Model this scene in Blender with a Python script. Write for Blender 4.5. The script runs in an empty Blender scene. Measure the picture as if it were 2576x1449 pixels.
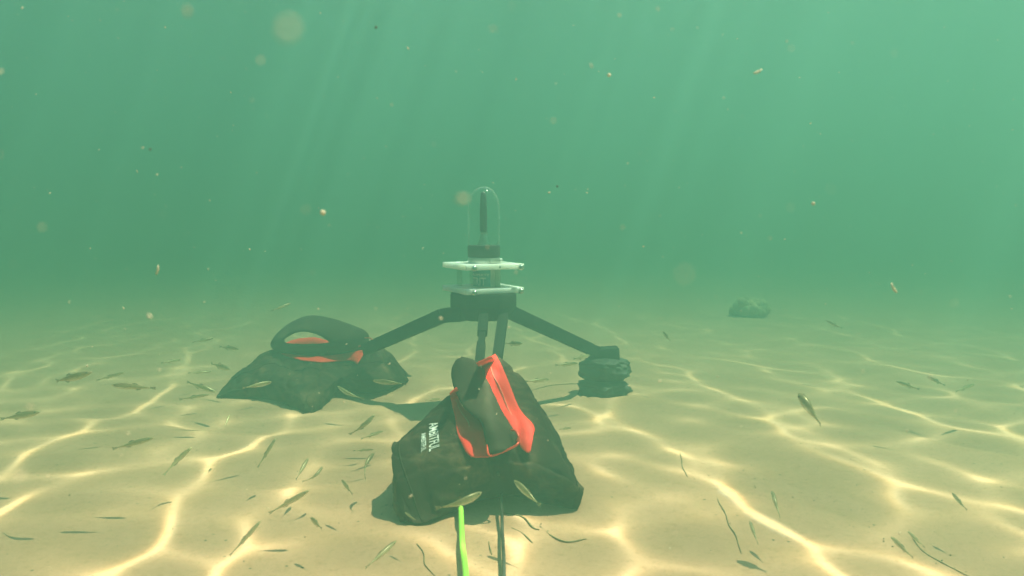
import bpy, bmesh, math, random
import numpy as np
from mathutils import Vector, Matrix, noise
from mathutils.bvhtree import BVHTree

scn = bpy.context.scene
COL = scn.collection
R = math.radians

# ------------------------------------------------------------------ camera
CAM = Vector((0.0, 0.0, 0.33))
PITCH = R(4.93)
FPX = 2022.0                                     # focal length in pixels of a 2576 px wide picture
cam_d = bpy.data.cameras.new('camera')
cam = bpy.data.objects.new('camera', cam_d)
COL.objects.link(cam)
cam.location = CAM
cam.rotation_euler = (R(90) - PITCH, 0, 0)
cam_d.sensor_width = 36.0
cam_d.lens = 36.0 * FPX / 2576.0
cam_d.clip_start = 0.01
cam_d.clip_end = 200.0
cam_d.dof.use_dof = True
cam_d.dof.focus_distance = 1.25
cam_d.dof.aperture_fstop = 11.0
scn.camera = cam

# ------------------------------------------------------------------ sky, sun, exposure
SUN_TO = Vector((0.36, 0.06, 1.0)).normalized()
w = bpy.data.worlds.new("World")
scn.world = w
w.use_nodes = True
wt = w.node_tree
wt.nodes.clear()
wo = wt.nodes.new('ShaderNodeOutputWorld')
wb = wt.nodes.new('ShaderNodeBackground')
ws = wt.nodes.new('ShaderNodeTexSky')
ws.sky_type = 'NISHITA'
ws.sun_disc = False
ws.sun_elevation = math.asin(SUN_TO.z)
ws.sun_rotation = math.atan2(SUN_TO.x, SUN_TO.y)
wb.inputs['Strength'].default_value = 0.07
wt.links.new(ws.outputs[0], wb.inputs[0])
wt.links.new(wb.outputs[0], wo.inputs[0])

sun_d = bpy.data.lights.new('sun', 'SUN')
sun_d.energy = 5.0
sun_d.angle = R(0.35)
sun_d.color = (1.0, 0.78, 0.56)
sun = bpy.data.objects.new('sun', sun_d)
COL.objects.link(sun)
sun.location = SUN_TO * 20
sun.rotation_euler = (-SUN_TO).to_track_quat('-Z', 'Y').to_euler()

vs = scn.view_settings
vs.view_transform = 'Standard'
vs.look = 'None'
vs.gamma = 1.0
vs.use_curve_mapping = False
vs.exposure = 2.2

cy = scn.cycles
cy.max_bounces = 8
cy.volume_bounces = 4
cy.diffuse_bounces = 3
cy.glossy_bounces = 3
cy.transmission_bounces = 4
cy.transparent_max_bounces = 16
cy.caustics_reflective = False
cy.caustics_refractive = False
cy.sample_clamp_indirect = 6.0
cy.use_denoising = True

WATER_Z = 0.86

# ------------------------------------------------------------------ helpers
CP, SP = math.cos(PITCH), math.sin(PITCH)


def raydir(px, py):
    u = (px - 1288.0) / FPX
    v = -(py - 724.5) / FPX
    return Vector((u, CP + v * SP, v * CP - SP))


def P(px, py, Y):
    d = raydir(px, py)
    return CAM + d * (Y / d.y)


def G(px, py, z=0.0):
    d = raydir(px, py)
    return CAM + d * ((z - CAM.z) / d.z)


def link(name, me, mat=None, parent=None, smooth=True):
    o = bpy.data.objects.new(name, me)
    COL.objects.link(o)
    if mat is not None:
        me.materials.append(mat)
    if parent is not None:
        o.parent = parent
    if smooth and len(me.polygons):
        me.polygons.foreach_set('use_smooth', [True] * len(me.polygons))
    return o


def from_bm(name, bm, mat, parent=None, smooth=True):
    me = bpy.data.meshes.new(name)
    bmesh.ops.recalc_face_normals(bm, faces=bm.faces)
    bm.to_mesh(me)
    bm.free()
    return link(name, me, mat, parent, smooth)


def from_py(name, verts, faces, mat, parent=None, smooth=True):
    me = bpy.data.meshes.new(name)
    me.from_pydata([tuple(v) for v in verts], [], faces)
    me.update()
    return link(name, me, mat, parent, smooth)


def thing(name, loc, label, cat, group=None):
    o = bpy.data.objects.new(name, None)
    COL.objects.link(o)
    o.location = loc
    o.empty_display_size = 0.02
    o['label'] = label
    o['category'] = cat
    if group:
        o['group'] = group
    return o


def tag(o, label, cat, group=None, kind=None):
    o['label'] = label
    o['category'] = cat
    if group:
        o['group'] = group
    if kind:
        o['kind'] = kind
    return o


def keep_world(o, root):
    """parts are modelled in world coordinates; the root sits at its thing's base"""
    o.parent = root
    o.matrix_parent_inverse = Matrix.Translation(-Vector(root.location))
    return o


def box_bm(bm, c, s, rot=None, bevel=0.0, seg=2):
    r = bmesh.ops.create_cube(bm, size=1.0)
    vs_ = r['verts']
    M = Matrix.Translation(c) @ (rot.to_4x4() if rot is not None else Matrix()) @ Matrix.Diagonal((*s, 1))
    bmesh.ops.transform(bm, matrix=M, verts=vs_)
    if bevel:
        es = list({e for v in vs_ for e in v.link_edges})
        bmesh.ops.bevel(bm, geom=es, offset=bevel, segments=seg, affect='EDGES', profile=0.6)


def lathe_bm(bm, prof, c=(0, 0, 0), n=48, axis=None):
    """prof: list of (r, z)"""
    c = Vector(c)
    M = axis.to_track_quat('Z', 'Y').to_matrix() if axis is not None else Matrix.Identity(3)
    rings = []
    for r, z in prof:
        if r < 1e-6:
            rings.append([bm.verts.new(c + M @ Vector((0, 0, z)))])
        else:
            rings.append([bm.verts.new(c + M @ Vector((r * math.cos(a), r * math.sin(a), z)))
                          for a in [2 * math.pi * k / n for k in range(n)]])
    for a, b in zip(rings[:-1], rings[1:]):
        for k in range(n):
            k2 = (k + 1) % n
            if len(a) == 1 and len(b) == 1:
                continue
            if len(a) == 1:
                bm.faces.new((a[0], b[k], b[k2]))
            elif len(b) == 1:
                bm.faces.new((a[k], a[k2], b[0]))
            else:
                bm.faces.new((a[k], a[k2], b[k2], b[k]))


def catmull(pts, n, closed=False):
    """n points along a Catmull-Rom curve through pts"""
    pts = [Vector(p) for p in pts]
    m = len(pts)
    out = []
    segs = m if closed else m - 1
    for i in range(n):
        t = i / (n if closed else (n - 1)) * segs
        k = min(int(t), segs - 1)
        f = t - k
        if closed:
            p0, p1, p2, p3 = pts[(k - 1) % m], pts[k % m], pts[(k + 1) % m], pts[(k + 2) % m]
        else:
            p1, p2 = pts[k], pts[k + 1]
            p0 = pts[k - 1] if k > 0 else p1 * 2 - p2
            p3 = pts[k + 2] if k + 2 < m else p2 * 2 - p1
        out.append(0.5 * ((2 * p1) + (p2 - p0) * f + (2 * p0 - 5 * p1 + 4 * p2 - p3) * f * f
                          + (3 * p1 - p0 - 3 * p2 + p3) * f ** 3))
    return out


def tube_bm(bm, path, rad, n=10, cap=True):
    path = [Vector(p) for p in path]
    m = len(path)
    rads = rad if isinstance(rad, (list, tuple)) else [rad] * m
    rings = []
    up = Vector((0.123, 0.31, 1)).normalized()
    for i, p in enumerate(path):
        t = (path[min(i + 1, m - 1)] - path[max(i - 1, 0)]).normalized()
        a = t.cross(up)
        if a.length < 1e-4:
            a = t.cross(Vector((1, 0, 0)))
        a.normalize()
        b = t.cross(a).normalized()
        rings.append([bm.verts.new(p + (a * math.cos(x) + b * math.sin(x)) * rads[i])
                      for x in [2 * math.pi * k / n for k in range(n)]])
    for a, b in zip(rings[:-1], rings[1:]):
        for k in range(n):
            bm.faces.new((a[k], a[(k + 1) % n], b[(k + 1) % n], b[k]))
    if cap:
        bm.faces.new(rings[0])
        bm.faces.new(rings[-1])


def beam_bm(bm, a, b, wd, ht, up=Vector((0, 0, 1)), bevel=0.0, wd2=None, ht2=None):
    """rectangular bar from a to b, ht along the up side"""
    a, b = Vector(a), Vector(b)
    t = (b - a).normalized()
    s = t.cross(up).normalized()
    u = s.cross(t).normalized()
    wd2 = wd2 or wd
    ht2 = ht2 or ht
    vv = []
    for p, W_, H_ in ((a, wd, ht), (b, wd2, ht2)):
        for sx, sz in ((-1, -1), (1, -1), (1, 1), (-1, 1)):
            vv.append(bm.verts.new(p + s * sx * W_ / 2 + u * sz * H_ / 2))
    fs = [(0, 1, 2, 3), (7, 6, 5, 4), (0, 4, 5, 1), (1, 5, 6, 2), (2, 6, 7, 3), (3, 7, 4, 0)]
    for f in fs:
        bm.faces.new([vv[i] for i in f])
    if bevel:
        es = list({e for v in vv for e in v.link_edges})
        bmesh.ops.bevel(bm, geom=es, offset=bevel, segments=2, affect='EDGES', profile=0.6)


# ------------------------------------------------------------------ materials
class N:
    """tiny node-tree builder"""
    def __init__(self, name):
        self.m = bpy.data.materials.new(name)
        self.m.use_nodes = True
        self.t = self.m.node_tree
        self.t.nodes.clear()
        self.out = self.t.nodes.new('ShaderNodeOutputMaterial')

    def n(self, typ, **kw):
        nd = self.t.nodes.new(typ)
        for k, v in kw.items():
            if k.startswith('i_'):
                nd.inputs[k[2:].replace('_', ' ')].default_value = v
            else:
                setattr(nd, k, v)
        return nd

    def l(self, a, b):
        self.t.links.new(a, b)

    def noise(self, scale, detail=4, rough=0.55, coord=None, dist=0.0):
        nd = self.n('ShaderNodeTexNoise')
        nd.inputs['Scale'].default_value = scale
        nd.inputs['Detail'].default_value = detail
        nd.inputs['Roughness'].default_value = rough
        nd.inputs['Distortion'].default_value = dist
        if coord is not None:
            self.l(coord, nd.inputs['Vector'])
        return nd.outputs['Fac']

    def ramp(self, src, stops):
        nd = self.n('ShaderNodeValToRGB')
        e = nd.color_ramp.elements
        while len(e) < len(stops):
            e.new(0.5)
        for x, (p, c) in zip(e, stops):
            x.position = p
            x.color = (*c, 1) if len(c) == 3 else c
        self.l(src, nd.inputs[0])
        return nd.outputs[0]

    def mix(self, fac, a, b, mode='MIX'):
        nd = self.n('ShaderNodeMix', data_type='RGBA', blend_type=mode)
        for s, v in ((nd.inputs[0], fac), (nd.inputs[6], a), (nd.inputs[7], b)):
            if isinstance(v, (int, float)):
                s.default_value = v
            elif isinstance(v, (tuple, list)):
                s.default_value = (*v, 1)
            else:
                self.l(v, s)
        return nd.outputs[2]

    def coord(self, kind='Object'):
        return self.n('ShaderNodeTexCoord').outputs[kind]

    def bump(self, h, strength=0.3, dist=0.002):
        nd = self.n('ShaderNodeBump')
        nd.inputs['Strength'].default_value = strength
        nd.inputs['Distance'].default_value = dist
        self.l(h, nd.inputs['Height'])
        return nd.outputs[0]

    def pbr(self, col, rough=0.6, metal=0.0, spec=0.5, normal=None):
        b = self.n('ShaderNodeBsdfPrincipled')
        if isinstance(col, (tuple, list)):
            b.inputs['Base Color'].default_value = (*col, 1)
        else:
            self.l(col, b.inputs['Base Color'])
        if isinstance(rough, (int, float)):
            b.inputs['Roughness'].default_value = rough
        else:
            self.l(rough, b.inputs['Roughness'])
        b.inputs['Metallic'].default_value = metal
        b.inputs['Specular IOR Level'].default_value = spec
        if normal is not None:
            self.l(normal, b.inputs['Normal'])
        self.l(b.outputs[0], self.out.inputs['Surface'])
        return b


def mat_sand():
    m = N('sand')
    c = m.coord('Object')
    big = m.noise(2.2, 4, 0.6, c)
    mid = m.noise(14, 5, 0.6, c, 0.4)
    fine = m.noise(420, 3, 0.7, c)
    grain = m.noise(1500, 2, 0.6, c)
    base = m.ramp(big, [(0.3, (0.56, 0.295, 0.19)), (0.7, (0.64, 0.34, 0.22))])
    base = m.mix(m.ramp(mid, [(0.42, (0, 0, 0)), (0.75, (0.5, 0.5, 0.5))]), base, (0.48, 0.255, 0.14))
    spk = m.noise(130, 4, 0.75, c)
    base = m.mix(m.ramp(spk, [(0.52, (0, 0, 0)), (0.72, (0.55,) * 3)]), base, (0.32, 0.155, 0.075))
    base = m.mix(m.ramp(fine, [(0.35, (0.35, 0.35, 0.35)), (0.62, (0, 0, 0))]), base, (0.39, 0.20, 0.105))
    # organic flecks
    vo = m.n('ShaderNodeTexVoronoi', feature='F1')
    vo.inputs['Scale'].default_value = 55
    m.l(c, vo.inputs['Vector'])
    fl = m.ramp(vo.outputs['Distance'], [(0.05, (1, 1, 1)), (0.11, (0, 0, 0))])
    gate = m.ramp(m.noise(9, 2, 0.5, c), [(0.52, (0, 0, 0)), (0.6, (1, 1, 1))])
    fl = m.mix(1.0, fl, gate, 'MULTIPLY')
    base = m.mix(fl, base, (0.07, 0.055, 0.03))
    h = m.n('ShaderNodeMath', operation='MULTIPLY_ADD')
    m.l(fine, h.inputs[0])
    h.inputs[1].default_value = 0.5
    m.l(grain, h.inputs[2])
    m.pbr(base, 0.9, 0, 0.25, m.bump(h.outputs[0], 0.35, 0.0012))
    return m.m


def mat_fabric(name, col, dust=0.5, rough=0.7, dustcol=(0.20, 0.17, 0.10), weave=900, spec=0.4):
    m = N(name)
    c = m.coord('Object')
    n1 = m.noise(24, 6, 0.65, c, 0.6)
    n2 = m.noise(150, 4, 0.7, c)
    d = m.mix(1.0, m.ramp(n1, [(0.47, (0, 0, 0)), (0.75, (dust,) * 3)]),
              m.ramp(n2, [(0.3, (0.25,) * 3), (0.65, (1, 1, 1))]), 'MULTIPLY')
    colr = m.mix(d, col, dustcol)
    wv = m.noise(weave, 2, 0.5, c)
    h = m.n('ShaderNodeMath', operation='MULTIPLY_ADD')
    m.l(wv, h.inputs[0])
    h.inputs[1].default_value = 0.3
    m.l(n1, h.inputs[2])
    m.pbr(colr, rough, 0, spec, m.bump(h.outputs[0], 0.35, 0.003))
    return m.m


def mat_plain(name, col, rough=0.5, metal=0.0, var=0.12, scale=60, spec=0.5, bump=0.0, stain=None):
    m = N(name)
    c = m.coord('Object')
    n1 = m.noise(scale, 5, 0.6, c)
    lo = tuple(max(0, x * (1 - var)) for x in col)
    hi = tuple(min(1, x * (1 + var)) for x in col)
    colr = m.ramp(n1, [(0.3, lo), (0.7, hi)])
    if stain:
        colr = m.mix(m.ramp(m.noise(scale * 0.35, 5, 0.7, c, 0.7), [(0.5, (0, 0, 0)), (0.72, (0.6,) * 3)]), colr, stain)
    m.pbr(colr, rough, metal, spec, m.bump(n1, bump, 0.001) if bump else None)
    return m.m


def mat_clear(name, tint, edge, rough=0.06, base=0.03):
    """thin clear acrylic: mostly see-through, glossier at grazing angles"""
    m = N(name)
    lw = m.n('ShaderNodeLayerWeight')
    lw.inputs['Blend'].default_value = 0.35
    tr = m.n('ShaderNodeBsdfTransparent')
    tr.inputs[0].default_value = (*tint, 1)
    gl = m.n('ShaderNodeBsdfGlossy')
    gl.inputs['Color'].default_value = (0.9, 0.95, 0.9, 1)
    gl.inputs['Roughness'].default_value = rough
    mr = m.n('ShaderNodeMapRange')
    mr.inputs['From Min'].default_value = 0.30
    mr.inputs['To Min'].default_value = base
    mr.inputs['To Max'].default_value = edge
    m.l(lw.outputs['Facing'], mr.inputs['Value'])
    mx = m.n('ShaderNodeMixShader')
    m.l(mr.outputs[0], mx.inputs[0])
    m.l(tr.outputs[0], mx.inputs[1])
    df = m.n('ShaderNodeBsdfDiffuse')                 # pale rim highlight painted in as white diffuse
    df.inputs['Color'].default_value = (0.85, 0.85, 0.8, 1)
    m2 = m.n('ShaderNodeMixShader')
    m2.inputs[0].default_value = 0.4
    m.l(gl.outputs[0], m2.inputs[1])
    m.l(df.outputs[0], m2.inputs[2])
    m.l(m2.outputs[0], mx.inputs[2])
    m.l(mx.outputs[0], m.out.inputs['Surface'])
    return m.m


def mat_fish():
    m = N('fish_skin')
    c = m.coord('Object')
    sp = m.n('ShaderNodeSeparateXYZ')
    m.l(c, sp.inputs[0])
    z = m.n('ShaderNodeMapRange')
    z.inputs['From Min'].default_value = -0.10
    z.inputs['From Max'].default_value = 0.10
    m.l(sp.outputs['Z'], z.inputs['Value'])
    nz = m.noise(9, 4, 0.6, c, 0.5)
    add = m.n('ShaderNodeMath', operation='MULTIPLY_ADD')
    m.l(nz, add.inputs[0])
    add.inputs[1].default_value = 0.35
    m.l(z.outputs[0], add.inputs[2])
    col = m.ramp(add.outputs[0], [(0.35, (0.72, 0.62, 0.42)), (0.62, (0.60, 0.48, 0.26)), (0.84, (0.40, 0.31, 0.15)),
                                  (1.0, (0.26, 0.20, 0.09))])
    spots = m.ramp(m.noise(26, 2, 0.5, c), [(0.55, (0, 0, 0)), (0.66, (0.75,) * 3)])
    col = m.mix(spots, col, (0.24, 0.18, 0.09))
    b = m.pbr(col, 0.34, 0.2, 0.6)
    tr = m.n('ShaderNodeBsdfTransparent')             # young fish are half see-through
    mx = m.n('ShaderNodeMixShader')
    mx.inputs[0].default_value = 0.66
    m.l(tr.outputs[0], mx.inputs[1])
    m.l(b.outputs[0], mx.inputs[2])
    m.l(mx.outputs[0], m.out.inputs['Surface'])
    return m.m


def mat_fin():
    m = N('fish_fin')
    tr = m.n('ShaderNodeBsdfTransparent')
    df = m.n('ShaderNodeBsdfPrincipled')
    df.inputs['Base Color'].default_value = (0.34, 0.28, 0.16, 1)
    df.inputs['Roughness'].default_value = 0.4
    c = m.coord('Object')
    wv = m.noise(30, 2, 0.5, c)
    f = m.n('ShaderNodeMapRange')
    f.inputs['To Min'].default_value = 0.25
    f.inputs['To Max'].default_value = 0.6
    m.l(wv, f.inputs['Value'])
    mx = m.n('ShaderNodeMixShader')
    m.l(f.outputs[0], mx.inputs[0])
    m.l(tr.outputs[0], mx.inputs[1])
    m.l(df.outputs[0], mx.inputs[2])
    m.l(mx.outputs[0], m.out.inputs['Surface'])
    return m.m


SAND = mat_sand()
BLACK = mat_fabric('black_nylon', (0.026, 0.014, 0.008), 0.62, 0.75, (0.32, 0.19, 0.11), 900, 0.12)
BLACK2 = mat_fabric('black_webbing', (0.036, 0.024, 0.016), 0.35, 0.85, (0.17, 0.125, 0.07), 1400, 0.15)
RED = mat_fabric('red_webbing', (0.86, 0.006, 0.008), 0.22, 0.7, (0.55, 0.10, 0.06), 1300)
REDM = mat_plain('red_metal', (0.75, 0.03, 0.015), 0.3, 0.3)
TRIPOD = mat_plain('dark_anodised', (0.018, 0.018, 0.015), 0.75, 0.0, 0.35, 90, 0.08, 0.1, (0.05, 0.045, 0.032))
WHITE = mat_plain('white_plastic', (0.93, 0.91, 0.86), 0.45, 0, 0.03, 40, 0.4, 0.05, (0.78, 0.74, 0.62))
for nd in WHITE.node_tree.nodes:
    if nd.type == 'BSDF_PRINCIPLED':              # acetal lets some light through
        nd.inputs['Subsurface Weight'].default_value = 1.0
        nd.inputs['Subsurface Radius'].default_value = (1.0, 0.95, 0.85)
        nd.inputs['Subsurface Scale'].default_value = 0.02
STEEL = mat_plain('steel', (0.60, 0.59, 0.56), 0.2, 1.0, 0.15, 120)
CLAMPM = mat_plain('clamp_steel', (0.70, 0.69, 0.64), 0.32, 0.75, 0.15, 120)
RUBBER = mat_plain('black_rubber', (0.03, 0.03, 0.027), 0.6, 0, 0.3, 120, 0.3, 0.1)
ROD = mat_plain('dark_rod', (0.028, 0.04, 0.038), 0.4)
CLEAR = mat_clear('clear_dome', (0.97, 0.98, 0.97), 0.50, 0.16, 0.022)
ACRYL = mat_clear('acrylic', (0.80, 0.84, 0.80), 0.42, 0.15, 0.07)
TEAL = mat_plain('teal_sticker', (0.10, 0.40, 0.43), 0.5, 0, 0.1, 200)
PALE = mat_plain('pale_print', (0.88, 0.90, 0.86), 0.6, 0, 0.1, 300)
PRINT = mat_plain('white_print', (0.72, 0.72, 0.70), 0.6, 0, 0.2, 260, 0.3, 0, (0.16, 0.14, 0.09))
LIME = mat_plain('lime_sheath', (0.42, 0.92, 0.10), 0.45, 0, 0.06, 60)
CABLE = mat_plain('black_cable', (0.035, 0.032, 0.028), 0.55, 0, 0.4, 160, 0.4, 0, (0.12, 0.10, 0.06))
FISH = mat_fish()
FIN = mat_fin()
EYE = mat_plain('fish_eye', (0.01, 0.01, 0.01), 0.15)
WEED = mat_plain('brown_weed', (0.22, 0.16, 0.08), 0.8, 0, 0.4, 90)
DARKWEED = mat_plain('dark_weed', (0.42, 0.29, 0.16), 0.8, 0, 0.4, 60)
SNOW = mat_plain('pale_fleck', (0.60, 0.45, 0.33), 0.8, 0, 0.3, 300)
DETR = mat_plain('dark_fleck', (0.05, 0.035, 0.02), 0.9, 0, 0.4, 300)

# ------------------------------------------------------------------ ground
RIP = [((0.62, 1.28), (1.02, 0.62), 0.0075), ((0.30, 1.02), (0.56, 0.55), 0.003), ((1.05, 1.55), (1.62, 0.95), 0.007),
       ((0.85, 2.1), (1.9, 1.35), 0.009), ((-0.9, 0.95), (-0.1, 1.0), 0.003), ((-1.2, 1.35), (-0.35, 1.25), 0.004)]


def ground_z(x, y):
    ph = noise.noise(Vector((x * 1.1, y * 1.1, 3.0))) * 2.2
    side = min(1.0, max(0.0, (x + 0.5) / 1.4))
    u = x * 0.78 + y * 0.62
    z = 0.0018 * (0.25 + 0.75 * side) * math.sin(u * 26.0 + ph * 1.7)
    z += 0.004 * noise.noise(Vector((x * 2.3, y * 2.3, 0.0)))
    z += 0.0010 * noise.noise(Vector((x * 9.0, y * 9.0, 5.0)))
    z += 0.0003 * noise.noise(Vector((x * 40.0, y * 40.0, 9.0)))
    for (ax, ay), (bx, by), A in RIP:
        dx, dy = bx - ax, by - ay
        L = math.hypot(dx, dy)
        tx, ty = dx / L, dy / L
        s = (x - ax) * tx + (y - ay) * ty
        if -0.3 < s < L + 0.3:
            d = (x - ax) * ty - (y - ay) * tx + 0.02 * math.sin(s * 9 + ax * 7) + 0.03 * noise.noise(Vector((x * 4, y * 4, 2)))
            if abs(d) < 0.4:
                f = min(1, max(0, (s + 0.3) / 0.4)) * min(1, max(0, (L + 0.3 - s) / 0.4))
                z += A * f * math.tanh(d / 0.012) * math.exp(-abs(d) / 0.07)
    for cx_, cy_, rx, ry, h_ in ((-.027, .935, .112, .115, .006), (-.385, 1.53, .20, .17, .006), (.173, 1.50, .055, .05, .007)):
        r = math.hypot((x - cx_) / rx, (y - cy_) / ry)
        if r < 1.8:                                   # sand piled against what has sunk in
            n_ = .6 + .9 * noise.noise(Vector((x * 12, y * 12, 1)))
            z += h_ * n_ * math.exp(-((r - 1.08) / .16) ** 2)
    fade = min(1.0, 4.0 / max(4.0, math.hypot(x, y)))
    return z * fade - 0.004


def build_ground():
    nx, ny = 420, 420
    def sp(t, near, far):           # denser in the middle
        return math.copysign(near * abs(t) + (far - near) * abs(t) ** 5, t)
    xs = [sp(-1 + 2 * i / (nx - 1), 2.4, 14) for i in range(nx)]
    ys = [1.1 + sp(-1 + 2 * i / (ny - 1), 1.9, 14) for i in range(ny)]
    verts = [(x, y, ground_z(x, y)) for y in ys for x in xs]
    faces = [(j * nx + i, j * nx + i + 1, (j + 1) * nx + i + 1, (j + 1) * nx + i)
             for j in range(ny - 1) for i in range(nx - 1)]
    o = from_py('ground', verts, faces, SAND)
    o['kind'] = 'structure'
    o['label'] = 'pale rippled sand of the seabed'
    o['category'] = 'sand'
    return o


build_ground()

# ------------------------------------------------------------------ water surface
# The bright light lines are painted into the surface's colour, which filters the sun.  The focusing is worked out from the same wave field that shapes the
# surface mesh: refracted sun rays are followed down to the bed and counted; the counts become the tint of the surface.


def waves(seed=52, n=36, sc=0.32):
    rng = np.random.default_rng(seed)
    ws_ = []
    for _ in range(n):
        lam = np.exp(rng.uniform(np.log(.20), np.log(.95)))
        a = rng.normal(.2, .9)
        k = 2 * np.pi / lam
        s = (lam / .4) ** 0.3 * rng.uniform(.5, 1.2)
        ws_.append((np.cos(a) * k / sc, np.sin(a) * k / sc * .78, rng.uniform(0, 6.28), s * lam * .01 * sc, np.cos(a), np.sin(a)))
    return ws_


def build_water():
    sx, sy = SUN_TO.x / SUN_TO.z * WATER_Z, SUN_TO.y / SUN_TO.z * WATER_Z
    x0, x1, y0, y1 = -1.65 + sx, 1.65 + sx, 0.35 + sy, 3.0 + sy
    step = 0.0039
    nx, ny = int((x1 - x0) / step), int((y1 - y0) / step)
    W_ = waves()
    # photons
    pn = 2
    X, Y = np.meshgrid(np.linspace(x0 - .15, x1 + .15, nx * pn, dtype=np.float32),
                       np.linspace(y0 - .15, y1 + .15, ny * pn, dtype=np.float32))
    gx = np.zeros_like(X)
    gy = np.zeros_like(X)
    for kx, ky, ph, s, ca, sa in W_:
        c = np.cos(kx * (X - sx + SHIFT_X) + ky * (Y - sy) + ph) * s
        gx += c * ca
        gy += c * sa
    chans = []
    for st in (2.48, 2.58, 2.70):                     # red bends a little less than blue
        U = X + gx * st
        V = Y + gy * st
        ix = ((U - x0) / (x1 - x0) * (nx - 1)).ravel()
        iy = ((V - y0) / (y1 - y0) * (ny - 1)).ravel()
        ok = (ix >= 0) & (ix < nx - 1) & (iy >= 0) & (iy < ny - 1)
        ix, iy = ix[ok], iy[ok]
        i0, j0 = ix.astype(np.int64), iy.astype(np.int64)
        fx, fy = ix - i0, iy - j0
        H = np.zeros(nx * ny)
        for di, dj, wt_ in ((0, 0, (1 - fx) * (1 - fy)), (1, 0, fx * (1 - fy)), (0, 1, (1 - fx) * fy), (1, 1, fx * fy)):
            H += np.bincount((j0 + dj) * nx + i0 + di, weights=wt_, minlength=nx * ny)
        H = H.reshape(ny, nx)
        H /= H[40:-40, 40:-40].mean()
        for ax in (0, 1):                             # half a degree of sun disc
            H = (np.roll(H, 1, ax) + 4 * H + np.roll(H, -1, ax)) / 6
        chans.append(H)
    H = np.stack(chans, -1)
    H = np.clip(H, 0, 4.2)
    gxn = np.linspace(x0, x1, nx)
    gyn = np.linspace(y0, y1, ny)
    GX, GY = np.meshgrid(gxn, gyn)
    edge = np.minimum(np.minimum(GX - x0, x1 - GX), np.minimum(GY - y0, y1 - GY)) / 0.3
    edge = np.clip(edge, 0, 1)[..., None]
    far_fade = np.clip((GY - sy - 1.0) / 1.2, 0, 1)      # painted light lines weaken farther out; the waves do not
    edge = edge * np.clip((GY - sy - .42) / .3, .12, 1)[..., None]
    H = 1 + (H - 1) * CAUSTIC_K * edge * (1 - .7 * far_fade * far_fade * (3 - 2 * far_fade))[..., None]
    hz = np.zeros_like(GX)
    for kx, ky, ph, s, ca, sa in W_:
        hz += np.sin(kx * (GX - sx + SHIFT_X) + ky * (GY - sy) + ph) * s / math.hypot(kx, ky) * 1.5
    hz = hz * edge[..., 0]
    co = np.stack([GX, GY, WATER_Z + hz], -1).reshape(-1, 3)
    idx = np.arange(nx * ny).reshape(ny, nx)
    q = np.stack([idx[:-1, :-1], idx[:-1, 1:], idx[1:, 1:], idx[1:, :-1]], -1).reshape(-1, 4)
    B = 14.0
    oc = np.array([[-B, -B, WATER_Z], [B, -B, WATER_Z], [B, B, WATER_Z], [-B, B, WATER_Z]])
    o0 = nx * ny
    cs = [idx[0, 0], idx[0, -1], idx[-1, -1], idx[-1, 0]]
    fr = np.array([[o0, o0 + 1, cs[1], cs[0]], [o0 + 1, o0 + 2, cs[2], cs[1]],
                   [o0 + 2, o0 + 3, cs[3], cs[2]], [o0 + 3, o0, cs[0], cs[3]]])
    co = np.concatenate([co, oc])
    q = np.concatenate([q, fr])
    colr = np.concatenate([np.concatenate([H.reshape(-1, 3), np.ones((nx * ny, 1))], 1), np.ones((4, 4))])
    me = bpy.data.meshes.new('water_surface')
    me.vertices.add(len(co))
    me.vertices.foreach_set('co', co.astype(np.float32).ravel())
    me.loops.add(q.size)
    me.loops.foreach_set('vertex_index', q.astype(np.int32).ravel())
    me.polygons.add(len(q))
    me.polygons.foreach_set('loop_start', np.arange(0, q.size, 4, dtype=np.int32))
    at = me.attributes.new('painted_caustics', 'FLOAT_COLOR', 'POINT')
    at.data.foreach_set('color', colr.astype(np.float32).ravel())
    me.update()
    me.validate()
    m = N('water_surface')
    a = m.n('ShaderNodeAttribute', attribute_name='painted_caustics')
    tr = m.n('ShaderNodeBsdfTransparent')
    m.l(a.outputs['Color'], tr.inputs[0])  # painted light pattern tints the sunlight passing through
    gl = m.n('ShaderNodeBsdfGlossy')
    gl.inputs['Roughness'].default_value = 0.12
    gl.inputs['Color'].default_value = (0.9, 0.95, 0.92, 1)
    ge = m.n('ShaderNodeNewGeometry')
    dt = m.n('ShaderNodeVectorMath', operation='DOT_PRODUCT')
    m.l(ge.outputs['Incoming'], dt.inputs[0])
    m.l(ge.outputs['Normal'], dt.inputs[1])
    ab = m.n('ShaderNodeMath', operation='ABSOLUTE')
    m.l(dt.outputs['Value'], ab.inputs[0])
    mr = m.n('ShaderNodeMapRange')                    # total internal reflection past the critical angle
    mr.inputs['From Min'].default_value = 0.55
    mr.inputs['From Max'].default_value = 0.72
    mr.inputs['To Min'].default_value = 0.95
    mr.inputs['To Max'].default_value = 0.02
    m.l(ab.outputs[0], mr.inputs['Value'])
    mx = m.n('ShaderNodeMixShader')
    m.l(mr.outputs[0], mx.inputs[0])
    m.l(tr.outputs[0], mx.inputs[1])
    m.l(gl.outputs[0], mx.inputs[2])
    m.l(mx.outputs[0], m.out.inputs['Surface'])
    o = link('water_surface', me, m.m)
    o['kind'] = 'structure'
    o['label'] = 'rippled water surface seen from below'
    o['category'] = 'water'


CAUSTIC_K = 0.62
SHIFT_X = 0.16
build_water()


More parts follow.
